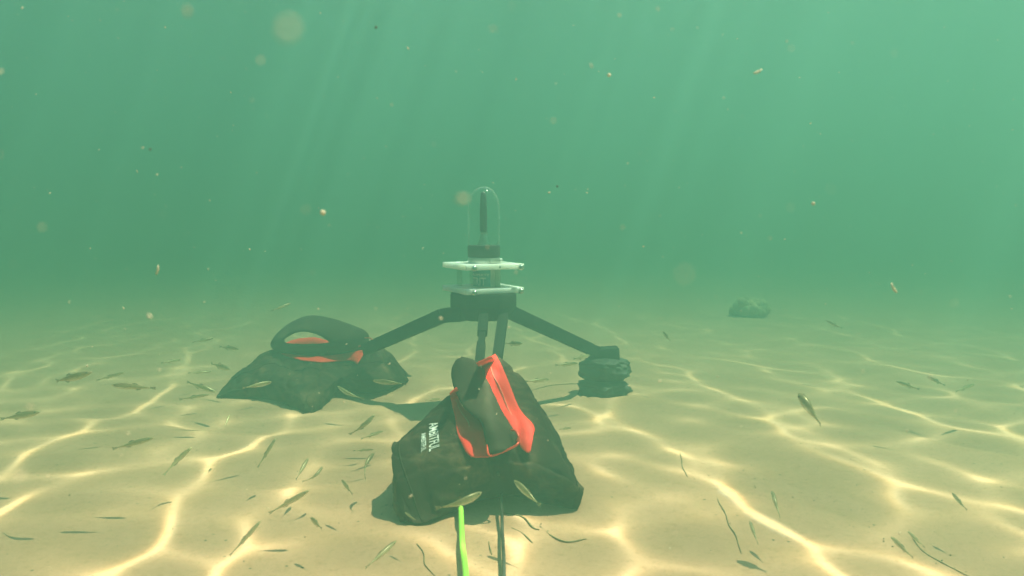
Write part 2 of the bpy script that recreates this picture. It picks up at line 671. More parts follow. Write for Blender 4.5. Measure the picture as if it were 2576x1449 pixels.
# ------------------------------------------------------------------ turbid water
def build_haze():
    bm = bmesh.new()
    box_bm(bm, Vector((0, 0, (WATER_Z + 0.06 - 1.02) / 2)), (30, 30, WATER_Z + 0.06 + 1.02))
    m = N('turbid_water')
    pv = m.n('ShaderNodeVolumePrincipled')
    pv.inputs['Color'].default_value = (0.098, 0.232, 0.205, 1)
    pv.inputs['Density'].default_value = 1.1
    pv.inputs['Anisotropy'].default_value = 0.5
    pv.inputs['Absorption Color'].default_value = (0.008, 0.137, 0.086, 1)
    m.l(pv.outputs[0], m.out.inputs['Volume'])
    o = from_bm('haze', bm, m.m, smooth=False)
    tag(o, 'murky green water filling the whole view', 'murky water', kind='stuff')


build_haze()


# ------------------------------------------------------------------ sheet helpers for the bags
def loft_grid(rings, nu, nv):
    """rings: rows of Vectors (same length) -> dense nv x nu grid"""
    rows = [catmull(r, nu) for r in rings]
    cols = [catmull([rows[j][i] for j in range(len(rows))], nv) for i in range(nu)]
    return [[cols[i][j] for i in range(nu)] for j in range(nv)]


def grid_faces(nv, nu, off=0, wrap=False):
    f = []
    for j in range(nv - 1):
        for i in range(nu - 1):
            a = off + j * nu + i
            f.append((a, a + 1, a + nu + 1, a + nu))
    if wrap:
        for i in range(nu - 1):
            a = off + (nv - 1) * nu + i
            f.append((a, a + 1, off + i + 1, off + i))
    return f


def normals_of(g, wrap=False):
    nv, nu = len(g), len(g[0])
    out = []
    for j in range(nv):
        row = []
        for i in range(nu):
            du = g[j][min(i + 1, nu - 1)] - g[j][max(i - 1, 0)]
            dv = g[(j + 1) % nv if wrap else min(j + 1, nv - 1)][i] - g[(j - 1) % nv if wrap else max(j - 1, 0)][i]
            n = du.cross(dv)
            row.append(n.normalized() if n.length > 1e-12 else Vector((0, 0, 1)))
        out.append(row)
    return out


def sheet(name, g, th, mat, root, wrap=False, puff=0.0, wr=0.0, sgn=1):
    """a strap or flap: grid g with thickness th, rounded across"""
    nv, nu = len(g), len(g[0])
    nr = normals_of(g, wrap)
    top, bot = [], []
    for j in range(nv):
        for i in range(nu):
            f = 1 - (2 * i / (nu - 1) - 1) ** 2
            p = g[j][i]
            n = nr[j][i] * sgn
            wv = wr * noise.noise(p * 55) + wr * 0.5 * noise.noise(p * 140)
            top.append(p + n * (th / 2 + puff * f + wv))
            bot.append(p - n * (th / 2 + puff * 0.3 * f - wv))
    faces = grid_faces(nv, nu, 0, wrap)
    off = nv * nu
    faces += [tuple(reversed(x)) for x in grid_faces(nv, nu, off, wrap)]
    for j in range(nv - (0 if wrap else 1)):
        j2 = (j + 1) % nv
        faces.append((j * nu, j2 * nu, off + j2 * nu, off + j * nu))
        faces.append((j2 * nu + nu - 1, j * nu + nu - 1, off + j * nu + nu - 1, off + j2 * nu + nu - 1))
    if not wrap:
        for i in range(nu - 1):
            faces.append((i + 1, i, off + i, off + i + 1))
            a = (nv - 1) * nu
            faces.append((a + i, a + i + 1, off + a + i + 1, off + a + i))
    o = from_py(name, top + bot, faces, mat)
    bm = bmesh.new()
    bm.from_mesh(o.data)
    bmesh.ops.recalc_face_normals(bm, faces=bm.faces)
    bm.to_mesh(o.data)
    bm.free()
    keep_world(o, root)
    return o


def bag_body(rings, nu, nv, root, seed, wr=0.0035, seams=()):
    g = loft_grid(rings, nu, nv)
    nr = normals_of(g)
    verts = []
    for j in range(nv):
        for i in range(nu):
            p = g[j][i]
            n = nr[j][i]
            if n.z < 0 and abs(n.z) > 0.3:
                n = -n
            edge = min(1, i / 4, (nu - 1 - i) / 4, j / 3, (nv - 1 - j) / 3)
            q = p * 22 + Vector((seed, 0, 0))
            d = wr * (noise.noise(q) + 0.5 * noise.noise(q * 2.3)) - wr * 1.3 * (1 - min(1, abs(noise.noise(Vector((q.x * 1.5, q.y * 0.6, q.z * 0.9)))) * 5)) \
                - wr * .6 * (1 - min(1, abs(noise.noise(Vector((q.x * .7, q.y * 1.6, q.z * 2.1)) + Vector((4, 9, 1)))) * 6))
            verts.append(p + n * d * edge)
    faces = grid_faces(nv, nu)
    # close the underside
    border = [j * nu for j in range(nv)] + [(nv - 1) * nu + i for i in range(1, nu)] \
        + [j * nu + nu - 1 for j in range(nv - 2, -1, -1)] + [i for i in range(nu - 2, 0, -1)]
    ctr = Vector((0, 0, 0))
    for b in border:
        ctr += verts[b]
    ctr /= len(border)
    ctr.z = -0.01
    verts.append(ctr)
    k = len(verts) - 1
    for a, b in zip(border, border[1:] + border[:1]):
        faces.append((a, b, k))
    bm = bmesh.new()
    bv = [bm.verts.new(v) for v in verts]
    for f in faces:
        try:
            bm.faces.new([bv[i] for i in f])
        except ValueError:
            pass
    bmesh.ops.recalc_face_normals(bm, faces=bm.faces)
    bvh = BVHTree.FromBMesh(bm)
    o = from_bm('body', bm, BLACK)
    keep_world(o, root)
    for fr in seams:                                  # piped seams along the pockets
        i = int(fr * (nu - 1))
        sb = bmesh.new()
        tube_bm(sb, [verts[j * nu + i] + nr[j][i] * (.0004 if nr[j][i].z > -.3 else -.0004) for j in range(2, nv - 1)], .0011, 8)
        keep_world(from_bm('seam', sb, BLACK2), root)
    return o, bvh


def drape(bvh, left, right, nv, nu, lift, flat=None):
    """grid between two pixel polylines, laid on the bag's surface"""
    Lp = catmull([Vector((x, y, 0)) for x, y in left], nv)
    Rp = catmull([Vector((x, y, 0)) for x, y in right], nv)
    g = []
    last = 0.95
    for a, b in zip(Lp, Rp):
        row = []
        for i in range(nu):
            q = a.lerp(b, i / (nu - 1))
            d = raydir(q.x, q.y).normalized()
            hit, n, _, dist = bvh.ray_cast(CAM, d)
            if hit is None:
                hit = CAM + d * last
                row.append(hit)
            else:
                last = dist
                row.append(hit - d * lift)
        g.append(row)
    # relax depth so the strap spans small hollows
    for _ in range(4):
        g2 = [r[:] for r in g]
        for j in range(1, nv - 1):
            for i in range(nu):
                dd = ((g[j - 1][i] - CAM).length + (g[j + 1][i] - CAM).length + 2 * (g[j][i] - CAM).length) / 4
                g2[j][i] = CAM + (g[j][i] - CAM).normalized() * dd
        g = g2
    return g


def text_mesh(body, shear=0.0, bold=0.012):
    cu = bpy.data.curves.new('text', 'FONT')
    cu.body = body
    cu.shear = shear
    cu.offset = bold
    cu.resolution_u = 3
    ob = bpy.data.objects.new('text', cu)
    COL.objects.link(ob)
    dg = bpy.context.evaluated_depsgraph_get()
    me = bpy.data.meshes.new_from_object(ob.evaluated_get(dg))
    bpy.data.objects.remove(ob)
    bpy.data.curves.remove(cu)
    bm = bmesh.new()
    bm.from_mesh(me)
    bpy.data.meshes.remove(me)
    bmesh.ops.triangulate(bm, faces=bm.faces)
    bmesh.ops.subdivide_edges(bm, edges=[e for e in bm.edges if e.calc_length() > 0.25], cuts=2)
    xs = [v.co.x for v in bm.verts]
    ys = [v.co.y for v in bm.verts]
    x0, x1, y0, y1 = min(xs), max(xs), min(ys), max(ys)
    for v in bm.verts:
        v.co.x = (v.co.x - x0) / (x1 - x0)
        v.co.y = (v.co.y - y0) / (y1 - y0)
    return bm


# ------------------------------------------------------------------ front sandbag
def W3(x, y, z):
    return Vector((x, y, z))


fb = thing('sandbag', (-0.02, 0.96, 0), 'black saddle sandbag with red straps and white lettering in the foreground', 'sandbag')
rings = [
    [W3(-.075, 1.07, -.004), W3(-.082, 1.06, .04), W3(-.068, 1.05, .088), P(1225, 908, 1.05), P(1262, 905, 1.05), W3(.035, 1.06, .06), W3(.055, 1.07, -.004)],
    [W3(-.125, 1.00, -.004), W3(-.128, 1.00, .045), P(1085, 1034, 1.0), P(1215, 940, 1.0), P(1290, 935, 1.0), P(1350, 1005, 1.0), W3(.070, 1.01, -.004)],
    [W3(-.134, .95, -.004), W3(-.134, .945, .040), P(1024, 1088, .94), P(1215, 1030, .95), P(1325, 1020, .95), P(1398, 1085, .95), W3(.072, .955, -.004)],
    [W3(-.128, .90, -.004), P(996, 1190, .885), P(1004, 1130, .895), P(1210, 1105, .905), P(1340, 1100, .905), P(1437, 1178, .905), W3(.073, .91, -.004)],
    [W3(-.124, .862, -.004), P(998, 1250, .862), P(1020, 1195, .868), P(1215, 1180, .885), P(1345, 1195, .885), P(1457, 1236, .888), W3(.074, .893, -.004)],
    [G(1002, 1320, -.003), G(1025, 1312, .003), G(1066, 1316, .002), G(1180, 1268, .004), G(1330, 1240, .004), G(1425, 1266, .002), G(1457, 1284, -.003)],
]
body, bvh = bag_body(rings, 130, 110, fb, 3.0, 0.0026, (.335, .835))
# red bands on the two sides of the ridge
g = drape(bvh, [(1199, 914), (1214, 945), (1229, 985), (1259, 1040), (1286, 1085), (1310, 1124), (1326, 1139)],
          [(1246, 891), (1262, 920), (1275, 950), (1308, 1030), (1342, 1072), (1341, 1098), (1334, 1138)], 44, 9, .004)
sheet('red_strap', g, .0018, RED, fb, wr=.0008)
g_right = g
g = drape(bvh, [(1132, 990), (1138, 1020), (1145, 1052), (1150, 1085), (1160, 1112), (1172, 1135), (1186, 1150)],
          [(1150, 976), (1166, 1018), (1196, 1050), (1213, 1064), (1222, 1085), (1228, 1115), (1229, 1150)], 40, 9, .004)
sheet('red_strap', g, .0018, RED, fb, wr=.0010)
g_left = g


STITCH = mat_plain('worn_stitching', (0.66, 0.13, 0.10), 0.8, 0, 0.5, 300)


def stitch(g, cols, j0, j1):
    gs = []
    for j in range(j0, j1):
        row = g[j]
        a, b = row[cols[0]], row[cols[1]]
        m_ = a.lerp(b, .5 + .15 * math.sin(j * .5))
        hw = (b - a) * .07
        lift = (CAM - m_).normalized() * .0021
        gs.append([m_ - hw + lift, m_ + lift * 1.05, m_ + hw + lift])
    sheet('stitching', gs, .0008, STITCH, fb)


def zip_grid(left, right, nv, nu, bow=0.0):
    Lp = catmull([P(*p) for p in left], nv)
    Rp = catmull([P(*p) for p in right], nv)
    out = []
    for a, b in zip(Lp, Rp):
        row = []
        for i in range(nu):
            t = i / (nu - 1)
            q = a.lerp(b, t)
            d = (q - CAM).normalized()
            row.append(q - d * bow * 4 * t * (1 - t))
        out.append(row)
    return out


stitch(g_right, (3, 5), 2, 24)
stitch(g_left, (3, 5), 4, 20)
g = zip_grid([(1150, 908, 1.02), (1140, 930, 1.0), (1139, 955, .985), (1147, 988, .957), (1172, 1030, .92), (1210, 1058, .90),
              (1222, 1095, .885), (1229, 1148, .868)],
             [(1160, 901, 1.03), (1186, 908, 1.025), (1213, 928, 1.01), (1238, 990, .965), (1263, 1043, .93), (1291, 1088, .903),
              (1298, 1104, .888), (1286, 1128, .870)], 50, 11, .012)
sheet('handle', g, .005, BLACK2, fb, wr=.0012)
bm = bmesh.new()
ring = [P(1286, 1082, .884), P(1296, 1084, .876), P(1304, 1096, .870), P(1304, 1112, .866), P(1296, 1122, .862), P(1266, 1136, .860), P(1240, 1146, .859),
        P(1231, 1146, .860), P(1227, 1137, .866), P(1226, 1115, .878)]
tube_bm(bm, catmull(ring, 60), .0013, 10)
keep_world(from_bm('wire_ring', bm, REDM), fb)


def lay_text(s, B0, C0, B1, C1, bvh, mat, root, shear, label=None):
    bm = text_mesh(s, shear)
    for v in bm.verts:
        u, t = v.co.x, v.co.y
        a = Vector(B0).lerp(Vector(B1), u)
        b = Vector(C0).lerp(Vector(C1), u)
        q = a.lerp(b, t)
        d = raydir(q.x, q.y).normalized()
        hit, n, _, dist = bvh.ray_cast(CAM, d)
        v.co = (hit if hit is not None else CAM + d * .92) - d * .0022
    o = from_bm('lettering', bm, mat, smooth=False)
    keep_world(o, root)
    return o


lay_text('AMBITFUL', (1079, 1066), (1101, 1056), (1079, 1137), (1106, 1124), bvh, PRINT, fb, 0.3)
lay_text('AMBITFUL', (1059.5, 1092), (1071, 1084), (1059, 1138), (1072, 1129), bvh, PRINT, fb, 0.3)

# ------------------------------------------------------------------ back sandbag
bb = thing('sandbag', (-0.36, 1.55, 0), 'black saddle sandbag with arched handle slumped over the left tripod foot', 'sandbag')
rings = [
    [G(546, 998, -.004), G(545, 997, .002), P(546, 994, 1.5), P(548, 994, 1.52), P(552, 995, 1.54), W3(-.53, 1.56, -.004)],
    [G(600, 1004, -.004), P(598, 975, 1.47), P(600, 945, 1.50), P(602, 933, 1.54), P(610, 940, 1.60), W3(-.53, 1.64, -.004)],
    [G(673, 1007, -.004), P(672, 965, 1.45), P(672, 918, 1.50), P(668, 886, 1.56), P(676, 896, 1.64), W3(-.48, 1.69, -.004)],
    [G(730, 1024, -.004), P(730, 980, 1.40), P(728, 928, 1.48), P(722, 884, 1.56), P(728, 886, 1.64), W3(-.44, 1.71, -.004)],
    [G(781, 1046, -.004), P(781, 992, 1.37), P(780, 930, 1.47), P(778, 882, 1.56), P(780, 882, 1.64), W3(-.40, 1.72, -.004)],
    [G(822, 1016, -.004), P(824, 972, 1.42), P(826, 928, 1.49), P(828, 880, 1.56), P(830, 880, 1.64), W3(-.36, 1.72, -.004)],
    [G(858, 980, -.004), P(862, 952, 1.48), P(866, 918, 1.53), P(868, 878, 1.58), P(872, 880, 1.65), W3(-.33, 1.72, -.004)],
    [G(915, 990, -.004), P(915, 958, 1.46), P(918, 915, 1.51), P(920, 876, 1.57), P(925, 878, 1.64), W3(-.29, 1.72, -.004)],
    [G(968, 984, -.004), P(968, 955, 1.49), P(968, 912, 1.54), P(968, 880, 1.58), P(970, 884, 1.65), W3(-.25, 1.72, -.004)],
    [G(1004, 968, -.004), P(1006, 952, 1.55), P(1004, 925, 1.58), P(998, 908, 1.61), P(998, 914, 1.66), W3(-.22, 1.70, -.004)],
    [G(1026, 960, -.004), G(1028, 956, .004), P(1024, 949, 1.62), P(1020, 946, 1.63), P(1020, 948, 1.66), W3(-.205, 1.68, -.004)],
]
body2, bvh2 = bag_body(rings, 100, 150, bb, 9.0, 0.0036, (.42,))


def ring_strip(outer, inner, n, nu, Yo, Yi, bow):
    O = catmull([P(x, y, Yo) for x, y in outer], n, True)
    I = catmull([P(x, y, Yi) for x, y in inner], n, True)
    out = []
    for a, b in zip(O, I):
        row = []
        for i in range(nu):
            t = i / (nu - 1)
            q = a.lerp(b, t)
            row.append(q - (q - CAM).normalized() * bow * 4 * t * (1 - t))
        out.append(row)
    return out


g = ring_strip([(684, 864), (712, 829), (748, 806), (786, 796), (845, 807), (917, 834), (926, 858), (918, 882), (850, 887), (770, 889), (705, 884)],
               [(713, 856), (720, 847), (736, 838), (758, 833), (797, 840), (829, 860), (827, 863), (815, 866), (790, 867), (755, 868), (722, 865)],
               90, 9, 1.57, 1.525, .007)
sheet('handle', g, .005, BLACK2, bb, wrap=True, wr=.0012, sgn=1)
g = zip_grid([(706, 868, 1.6), (735, 857, 1.6), (770, 850, 1.6), (800, 851, 1.6), (834, 862, 1.6)],
             [(706, 874, 1.59), (735, 874, 1.59), (770, 874, 1.59), (800, 874, 1.59), (834, 874, 1.59)], 24, 5, .004)
sheet('red_strap', g, .002, RED, bb, wr=.001)
g = drape(bvh2, [(708, 889), (745, 893), (790, 898), (840, 893), (885, 886), (922, 880)],
          [(714, 893), (752, 905), (800, 912), (845, 909), (878, 907), (899, 916)], 40, 8, .006)
sheet('red_strap', g, .002, RED, bb, wr=.001)
bm = bmesh.new()
tube_bm(bm, catmull([P(902, 872, 1.50), P(915, 866, 1.50), P(928, 861, 1.51), P(936, 857, 1.52), P(932, 851, 1.54), P(918, 850, 1.55)], 30), .0013, 8)
keep_world(from_bm('wire_ring', bm, REDM), bb)

# ------------------------------------------------------------------ instrument on its tripod
tp = thing('instrument_tripod', (-0.05, 1.40, 0), 'dark low tripod carrying a clear domed instrument between white plates', 'tripod')


def part(name, bm, mat, smooth=True, parent=None):
    o = from_bm(name, bm, mat, smooth=smooth)
    if parent is None:
        keep_world(o, tp)
    else:
        o.parent = parent          # the parent part already lies in world coordinates
    return o


def flat(o, ang=40):
    """smooth only where faces meet gently"""
    me = o.data
    me.polygons.foreach_set('use_smooth', [True] * len(me.polygons))
    bm = bmesh.new()
    bm.from_mesh(me)
    for e in bm.edges:
        if len(e.link_faces) == 2 and e.calc_face_angle() > R(ang):
            e.smooth = False
    bm.to_mesh(me)
    bm.free()
    return o


HC = Vector((-0.050, 1.40, 0))
ex = Vector((.097, .048, 0)).normalized()          # plate edge directions
ey = Vector((-ex.y, ex.x, 0))
ROT = Matrix((ex, ey, Vector((0, 0, 1)))).transposed()
S = 0.108

# hub: squat block with a tapered underside
bm = bmesh.new()
def hubring(z, k):
    out = []
    for a in range(8):
        an = R(22.5 + 45 * a)
        sq = 0.0565 * k
        out.append(bm.verts.new((HC.x + .001 + sq * max(-1, min(1, 1.28 * math.cos(an))), HC.y - .004 + .055 * k * max(-1, min(1, 1.28 * math.sin(an))), z)))
    return out
rg = [hubring(z, k) for z, k in ((.156, .70), (.160, .76), (.178, .985), (.181, 1.0), (.2012, 1.0), (.2026, .985))]
for a, b in zip(rg[:-1], rg[1:]):
    for k in range(8):
        bm.faces.new((a[k], a[(k + 1) % 8], b[(k + 1) % 8], b[k]))
bm.faces.new(rg[0])
bm.faces.new(rg[-1])
hub = flat(part('hub', bm, TRIPOD))
for px, py, Y in ((1181, 783, 1.352),):
    bm = bmesh.new()
    lathe_bm(bm, [(0, -.004), (.0052, -.004), (.0052, .001), (.0036, .0022), (0, .0022)], P(px, py, Y), 16, Vector((-.25, -1, .02)))
    part('bolt', bm, mat_plain('dull_bolt', (0.10, 0.10, 0.085), 0.4, 0.3), parent=hub)

# side legs
bm = bmesh.new()
a, b_, c_ = P(1166, 790, 1.36), P(1117, 793, 1.38), P(920, 879, 1.49)
beam_bm(bm, a, b_, .022, .0245, bevel=.0015)
beam_bm(bm, b_, c_, .022, .0235, bevel=.0015, wd2=.02, ht2=.021)
l1 = flat(part('leg', bm, TRIPOD))
bm = bmesh.new()
lathe_bm(bm, [(0, -.003), (.0052, -.003), (.0052, .001), (.0036, .0022), (0, .0022)], P(1131, 790, 1.366), 16, Vector((-.25, -1, .02)))
part('bolt', bm, bpy.data.materials['dull_bolt'], parent=l1)
bm = bmesh.new()
a, c_ = P(1272, 780, 1.38), P(1512, 891, 1.50)
beam_bm(bm, a, c_, .022, .0232, bevel=.0015, wd2=.02, ht2=.0205)
l2 = flat(part('leg', bm, TRIPOD))
bm = bmesh.new()
beam_bm(bm, P(1518, 874, 1.50), P(1520, 930, 1.50), .056, .036, up=Vector((0, 1, 0)), bevel=.003)
flat(part('foot', bm, TRIPOD, parent=l2))
# front leg: two rails that run down to the foot behind the front bag
bm = bmesh.new()
r0, r1 = P(1217, 795, 1.345), P(1202, 960, 1.14)
beam_bm(bm, r0, r0.lerp(r1, .30), .0165, .012, bevel=.001, wd2=.0155)
beam_bm(bm, r0.lerp(r1, .30), r0.lerp(r1, .47), .0105, .009, bevel=.0008)
beam_bm(bm, r0.lerp(r1, .47), r1, .0135, .012, bevel=.001)
r0b, r1b = P(1266, 795, 1.36), P(1243, 960, 1.15)
beam_bm(bm, r0b, r1b, .0165, .014, bevel=.001, wd2=.0145)
beam_bm(bm, r1.lerp(r1b, -.1) + Vector((0, 0, -.004)), r1.lerp(r1b, 1.1) + Vector((0, 0, -.004)), .014, .012, bevel=.001)
beam_bm(bm, (r1 + r1b) / 2, G(1222, 1085, -.002), .03, .014, bevel=.002)
flat(part('leg', bm, TRIPOD))

# the two white plates
PLC = Vector((-.0515, 1.402, 0))
plates = []
for z0, tw in ((.2032, .0), (.2440, .02)):
    bm = bmesh.new()
    box_bm(bm, PLC + Vector((0, 0, z0 + .0046)), (S, S, .0092), ROT, .0008, 2)
    if z0 > .22:
        pass
    plates.append(flat(part('mounting_plate', bm, WHITE)))
for z0, pl in ((.2032, plates[0]), (.2440, plates[1])):
    for k in (-.040, .0475):
        c = PLC + ex * k - ey * (S / 2) + Vector((0, 0, z0 + .0030))
        bm = bmesh.new()
        lathe_bm(bm, [(.0050, -.001), (.0050, .0014), (.0046, .0034), (.0032, .0052), (.0012, .0058), (.0012, .0046), (0, .0046)], c, 24, -ey)
        part('bolt', bm, STEEL, parent=pl)
c = PLC + ex * .008 - ey * (S / 2) + Vector((0, 0, .2440 + .0042))
bm = bmesh.new()
lathe_bm(bm, [(.0017, -.001), (.0017, .0004), (0, .0004)], c, 12, -ey)
part('bolt_hole', bm, RUBBER, parent=plates[1])
# plate standoffs
for dx, dy in ((-.034, .022), (.0135, -.034), (.034, .034), (-.0, .045)):
    c = PLC + ex * dx + ey * dy
    bm = bmesh.new()
    lathe_bm(bm, [(0, .2124), (.0048, .2124), (.0048, .2440), (0, .2440)], (c.x, c.y, 0), 20)
    flat(part('standoff', bm, ACRYL))
# housing tube between the plates with its sticker
TC = Vector((-.0445, 1.400, 0))
bm = bmesh.new()
lathe_bm(bm, [(0, .21245), (.0235, .21245), (.0235, .24395), (0, .24395)], TC, 48)
tube = flat(part('housing', bm, mat_plain('grey_housing', (0.62, 0.64, 0.58), 0.35)))
A0, A1 = R(-172), R(-72)


def cylpt(an, z, r):
    return Vector((TC.x + r * math.cos(an), TC.y + r * math.sin(an), z))


bm = bmesh.new()
n = 28
lo = [bm.verts.new(cylpt(A0 + (A1 - A0) * i / n, .2135, .0239)) for i in range(n + 1)]
hi = [bm.verts.new(cylpt(A0 + (A1 - A0) * i / n, .2436, .0239)) for i in range(n + 1)]
for i in range(n):
    bm.faces.new((lo[i], lo[i + 1], hi[i + 1], hi[i]))
st = part('sticker', bm, TEAL, parent=tube)
for s, a0, a1, z0, z1 in (('PROPERTY', R(-168), R(-76), .2312, .2357), ('TRIT', R(-162), R(-91), .2152, .2293)):
    bm = text_mesh(s, 0, .02)
    for v in bm.verts:
        v.co = cylpt(a0 + (a1 - a0) * v.co.x, z0 + (z1 - z0) * v.co.y, .0242)
    o = part('lettering', bm, PALE, parent=tube)

# hose clamp, collar, dome and probe on the upper plate
DC = Vector((-.0490, 1.400, 0))
bm = bmesh.new()
lathe_bm(bm, [(.0268, .2534), (.0281, .2534), (.0284, .2545), (.0284, .2615), (.0281, .2626), (.0268, .2626)], DC, 56)
cl = flat(part('hose_clamp', bm, CLAMPM))
bm = bmesh.new()
an = R(-52)
dv = Vector((math.cos(an), math.sin(an), 0))
tv = Vector((-dv.y, dv.x, 0))
rt = Matrix((tv, dv, Vector((0, 0, 1)))).transposed()
box_bm(bm, DC + dv * .0310 + Vector((0, 0, .2585)), (.018, .0055, .0082), rt, .001)
lathe_bm(bm, [(0, 0), (.0036, 0), (.0036, .006), (.0025, .0066), (0, .0066)], DC + dv * .032 + tv * .0085 + Vector((0, 0, .2585)), 12, tv)
for k in range(4):
    box_bm(bm, DC + dv * .0339 + tv * (-.006 + .004 * k) + Vector((0, 0, .2585)), (.0012, .001, .0066), rt)
flat(part('clamp_screw', bm, CLAMPM, parent=cl))
bm = bmesh.new()
lathe_bm(bm, [(0, .2534), (.0266, .2534), (.0266, .2630), (.0275, .2640), (.0283, .2652), (.0283, .2815), (.0276, .2835), (.0262, .2842), (0, .2842)], DC, 56)
flat(part('collar', bm, RUBBER))
bm = bmesh.new()
prof = [(.0277, .2836)]
for i in range(1, 6):
    prof.append((.0277, .2836 + .012 * i))
for i in range(1, 15):
    t = i / 14 * math.pi / 2
    prof.append((.0277 * math.cos(t) ** .82, .3436 + .0415 * math.sin(t)))
prof[-1] = (0, prof[-1][1])
lathe_bm(bm, prof, DC, 64)
part('dome', bm, CLEAR)
PC = DC + Vector((.0005, 0, 0))
bm = bmesh.new()
lathe_bm(bm, [(0, .2844), (.0112, .2844), (.0110, .2860), (.0058, .3030), (.0056, .3040), (.0068, .3046), (.0068, .3068), (.0050, .3074), (0, .3074)], PC, 32)
flat(part('cone', bm, STEEL))
bm = bmesh.new()
lathe_bm(bm, [(0, .3076), (.0054, .3076), (.0064, .3110), (.0066, .330), (.0062, .350), (.0054, .366), (.0048, .374), (.0030, .3765), (0, .377)], PC + Vector((-.0010, 0, 0)), 24)
part('probe', bm, ROD)

# ------------------------------------------------------------------ weights under the right foot
def lump(name, c, rx, ry, rz, seed, flutes, label, cat):
    bm = bmesh.new()
    bmesh.ops.create_icosphere(bm, subdivisions=5, radius=1)
    for v in bm.verts:
        d = v.co.normalized()
        an = math.atan2(d.y, d.x)
        z = d.z
        e = abs(z) ** 2.6
        r = (1 - e) ** (1 / 2.6) if e < 1 else 0
        f = 1 + .045 * math.cos(an * flutes + seed) * (1 - z * z) + .22 * noise.noise(d * 1.9 + Vector((seed, 0, 0))) + .12 * noise.noise(d * 5 + Vector((seed, 3, 0)))
        hl = math.hypot(d.x, d.y) or 1
        zz = math.copysign(abs(z) ** .8, z)
        v.co = Vector((d.x / hl * r * rx * f, d.y / hl * r * ry * f, zz * rz * (1 + .06 * noise.noise(d * 3 + Vector((0, seed, 0))))))
        if name == 'ballast_weight' and seed == 2.0:
            pass
    o = from_bm(name, bm, mat_fabric('dark_ballast', (0.025, 0.027, 0.022), 0.35, 0.6))
    o.location = c
    tag(o, label, cat, 'weights under the right tripod foot')
    return o


wq = P(1520, 979, 1.49)
lump('ballast_weight', (wq.x - .002, 1.50, .010), .0475, .042, .0195, 1.3, 5, 'lower lumpy dark weight under the right tripod foot, half sunk in sand', 'weight')
lump('ballast_weight', (wq.x + .001, 1.50, .0480), .0455, .040, .0235, 4.1, 6, 'upper lumpy dark weight under the right tripod foot', 'weight')

# ------------------------------------------------------------------ cables
bm = bmesh.new()
pts = [G(1150, 1195, .015), G(1157, 1240, .009), G(1160, 1300, .007), G(1163, 1370, .006), G(1172, 1449, .008), Vector((-.030, .55, .008)), Vector((-.01, .30, .01)), Vector((.03, .12, .01))]
tube_bm(bm, catmull(pts, 70), .0030, 12)
tag(from_bm('cable', bm, LIME), 'bright lime green cable leaving the front sandbag towards the camera', 'cable')
bm = bmesh.new()
pts = [P(1253, 1190, .884), G(1258, 1226, .014), G(1262, 1290, .010), G(1265, 1370, .008), G(1268, 1449, .007), Vector((-.006, .55, .015)), Vector((0.0, .3, .012)), Vector((.02, .12, .01))]
pp = catmull(pts, 90)
pp = [p + Vector((.0006 * noise.noise(p * 40), 0, .0006 * noise.noise(p * 40 + Vector((5, 0, 0))))) for p in pp]
tube_bm(bm, pp, .0018, 10)
tag(from_bm('cable', bm, CABLE), 'thin black cable running down beside the lime green one', 'cable')

# ------------------------------------------------------------------ fish
def fish_body(bend):
    """unit-length fish along +X (head), Z up; bent sideways by `bend`"""
    st = [(-.44, .020, .012), (-.36, .026, .014), (-.25, .045, .026), (-.10, .078, .046), (.05, .098, .060), (.18, .100, .064), (.29, .086, .060),
          (.38, .064, .050), (.45, .038, .034), (.49, .016, .016)]
    bm = bmesh.new()
    n = 16
    rings_ = []
    for x, h, wd in st:
        yo = bend * (max(0, .2 - x)) ** 2 * 1.6
        zc = -.008 * math.cos(x * 3)
        ring_ = []
        for k in range(n):
            a = 2 * math.pi * k / n
            ring_.append(bm.verts.new((x, yo + wd * math.cos(a), zc + h * math.sin(a) * (1.0 if math.sin(a) > 0 else .95))))
        rings_.append(ring_)
    for a, b in zip(rings_[:-1], rings_[1:]):
        for k in range(n):
            bm.faces.new((a[k], a[(k + 1) % n], b[(k + 1) % n], b[k]))
    bm.faces.new(rings_[0])
    bm.faces.new(rings_[-1])
    bmesh.ops.subdivide_edges(bm, edges=bm.edges, cuts=1, use_grid_fill=True, smooth=.3)
    me = bpy.data.meshes.new('fish_body')
    bmesh.ops.recalc_face_normals(bm, faces=bm.faces)
    bm.to_mesh(me)
    bm.free()
    me.materials.append(FISH)
    me.polygons.foreach_set('use_smooth', [True] * len(me.polygons))
    return me


def fin_mesh(name, outline, th, yfun):
    bm = bmesh.new()
    A = [bm.verts.new((x, yfun(x) + th, z)) for x, z in outline]
    B = [bm.verts.new((x, yfun(x) - th, z)) for x, z in outline]
    bm.faces.new(A)
    bm.faces.new(list(reversed(B)))
    for i in range(len(A)):
        j = (i + 1) % len(A)
        bm.faces.new((A[i], B[i], B[j], A[j]))
    bmesh.ops.recalc_face_normals(bm, faces=bm.faces)
    me = bpy.data.meshes.new(name)
    bm.to_mesh(me)
    bm.free()
    me.materials.append(FIN)
    return me


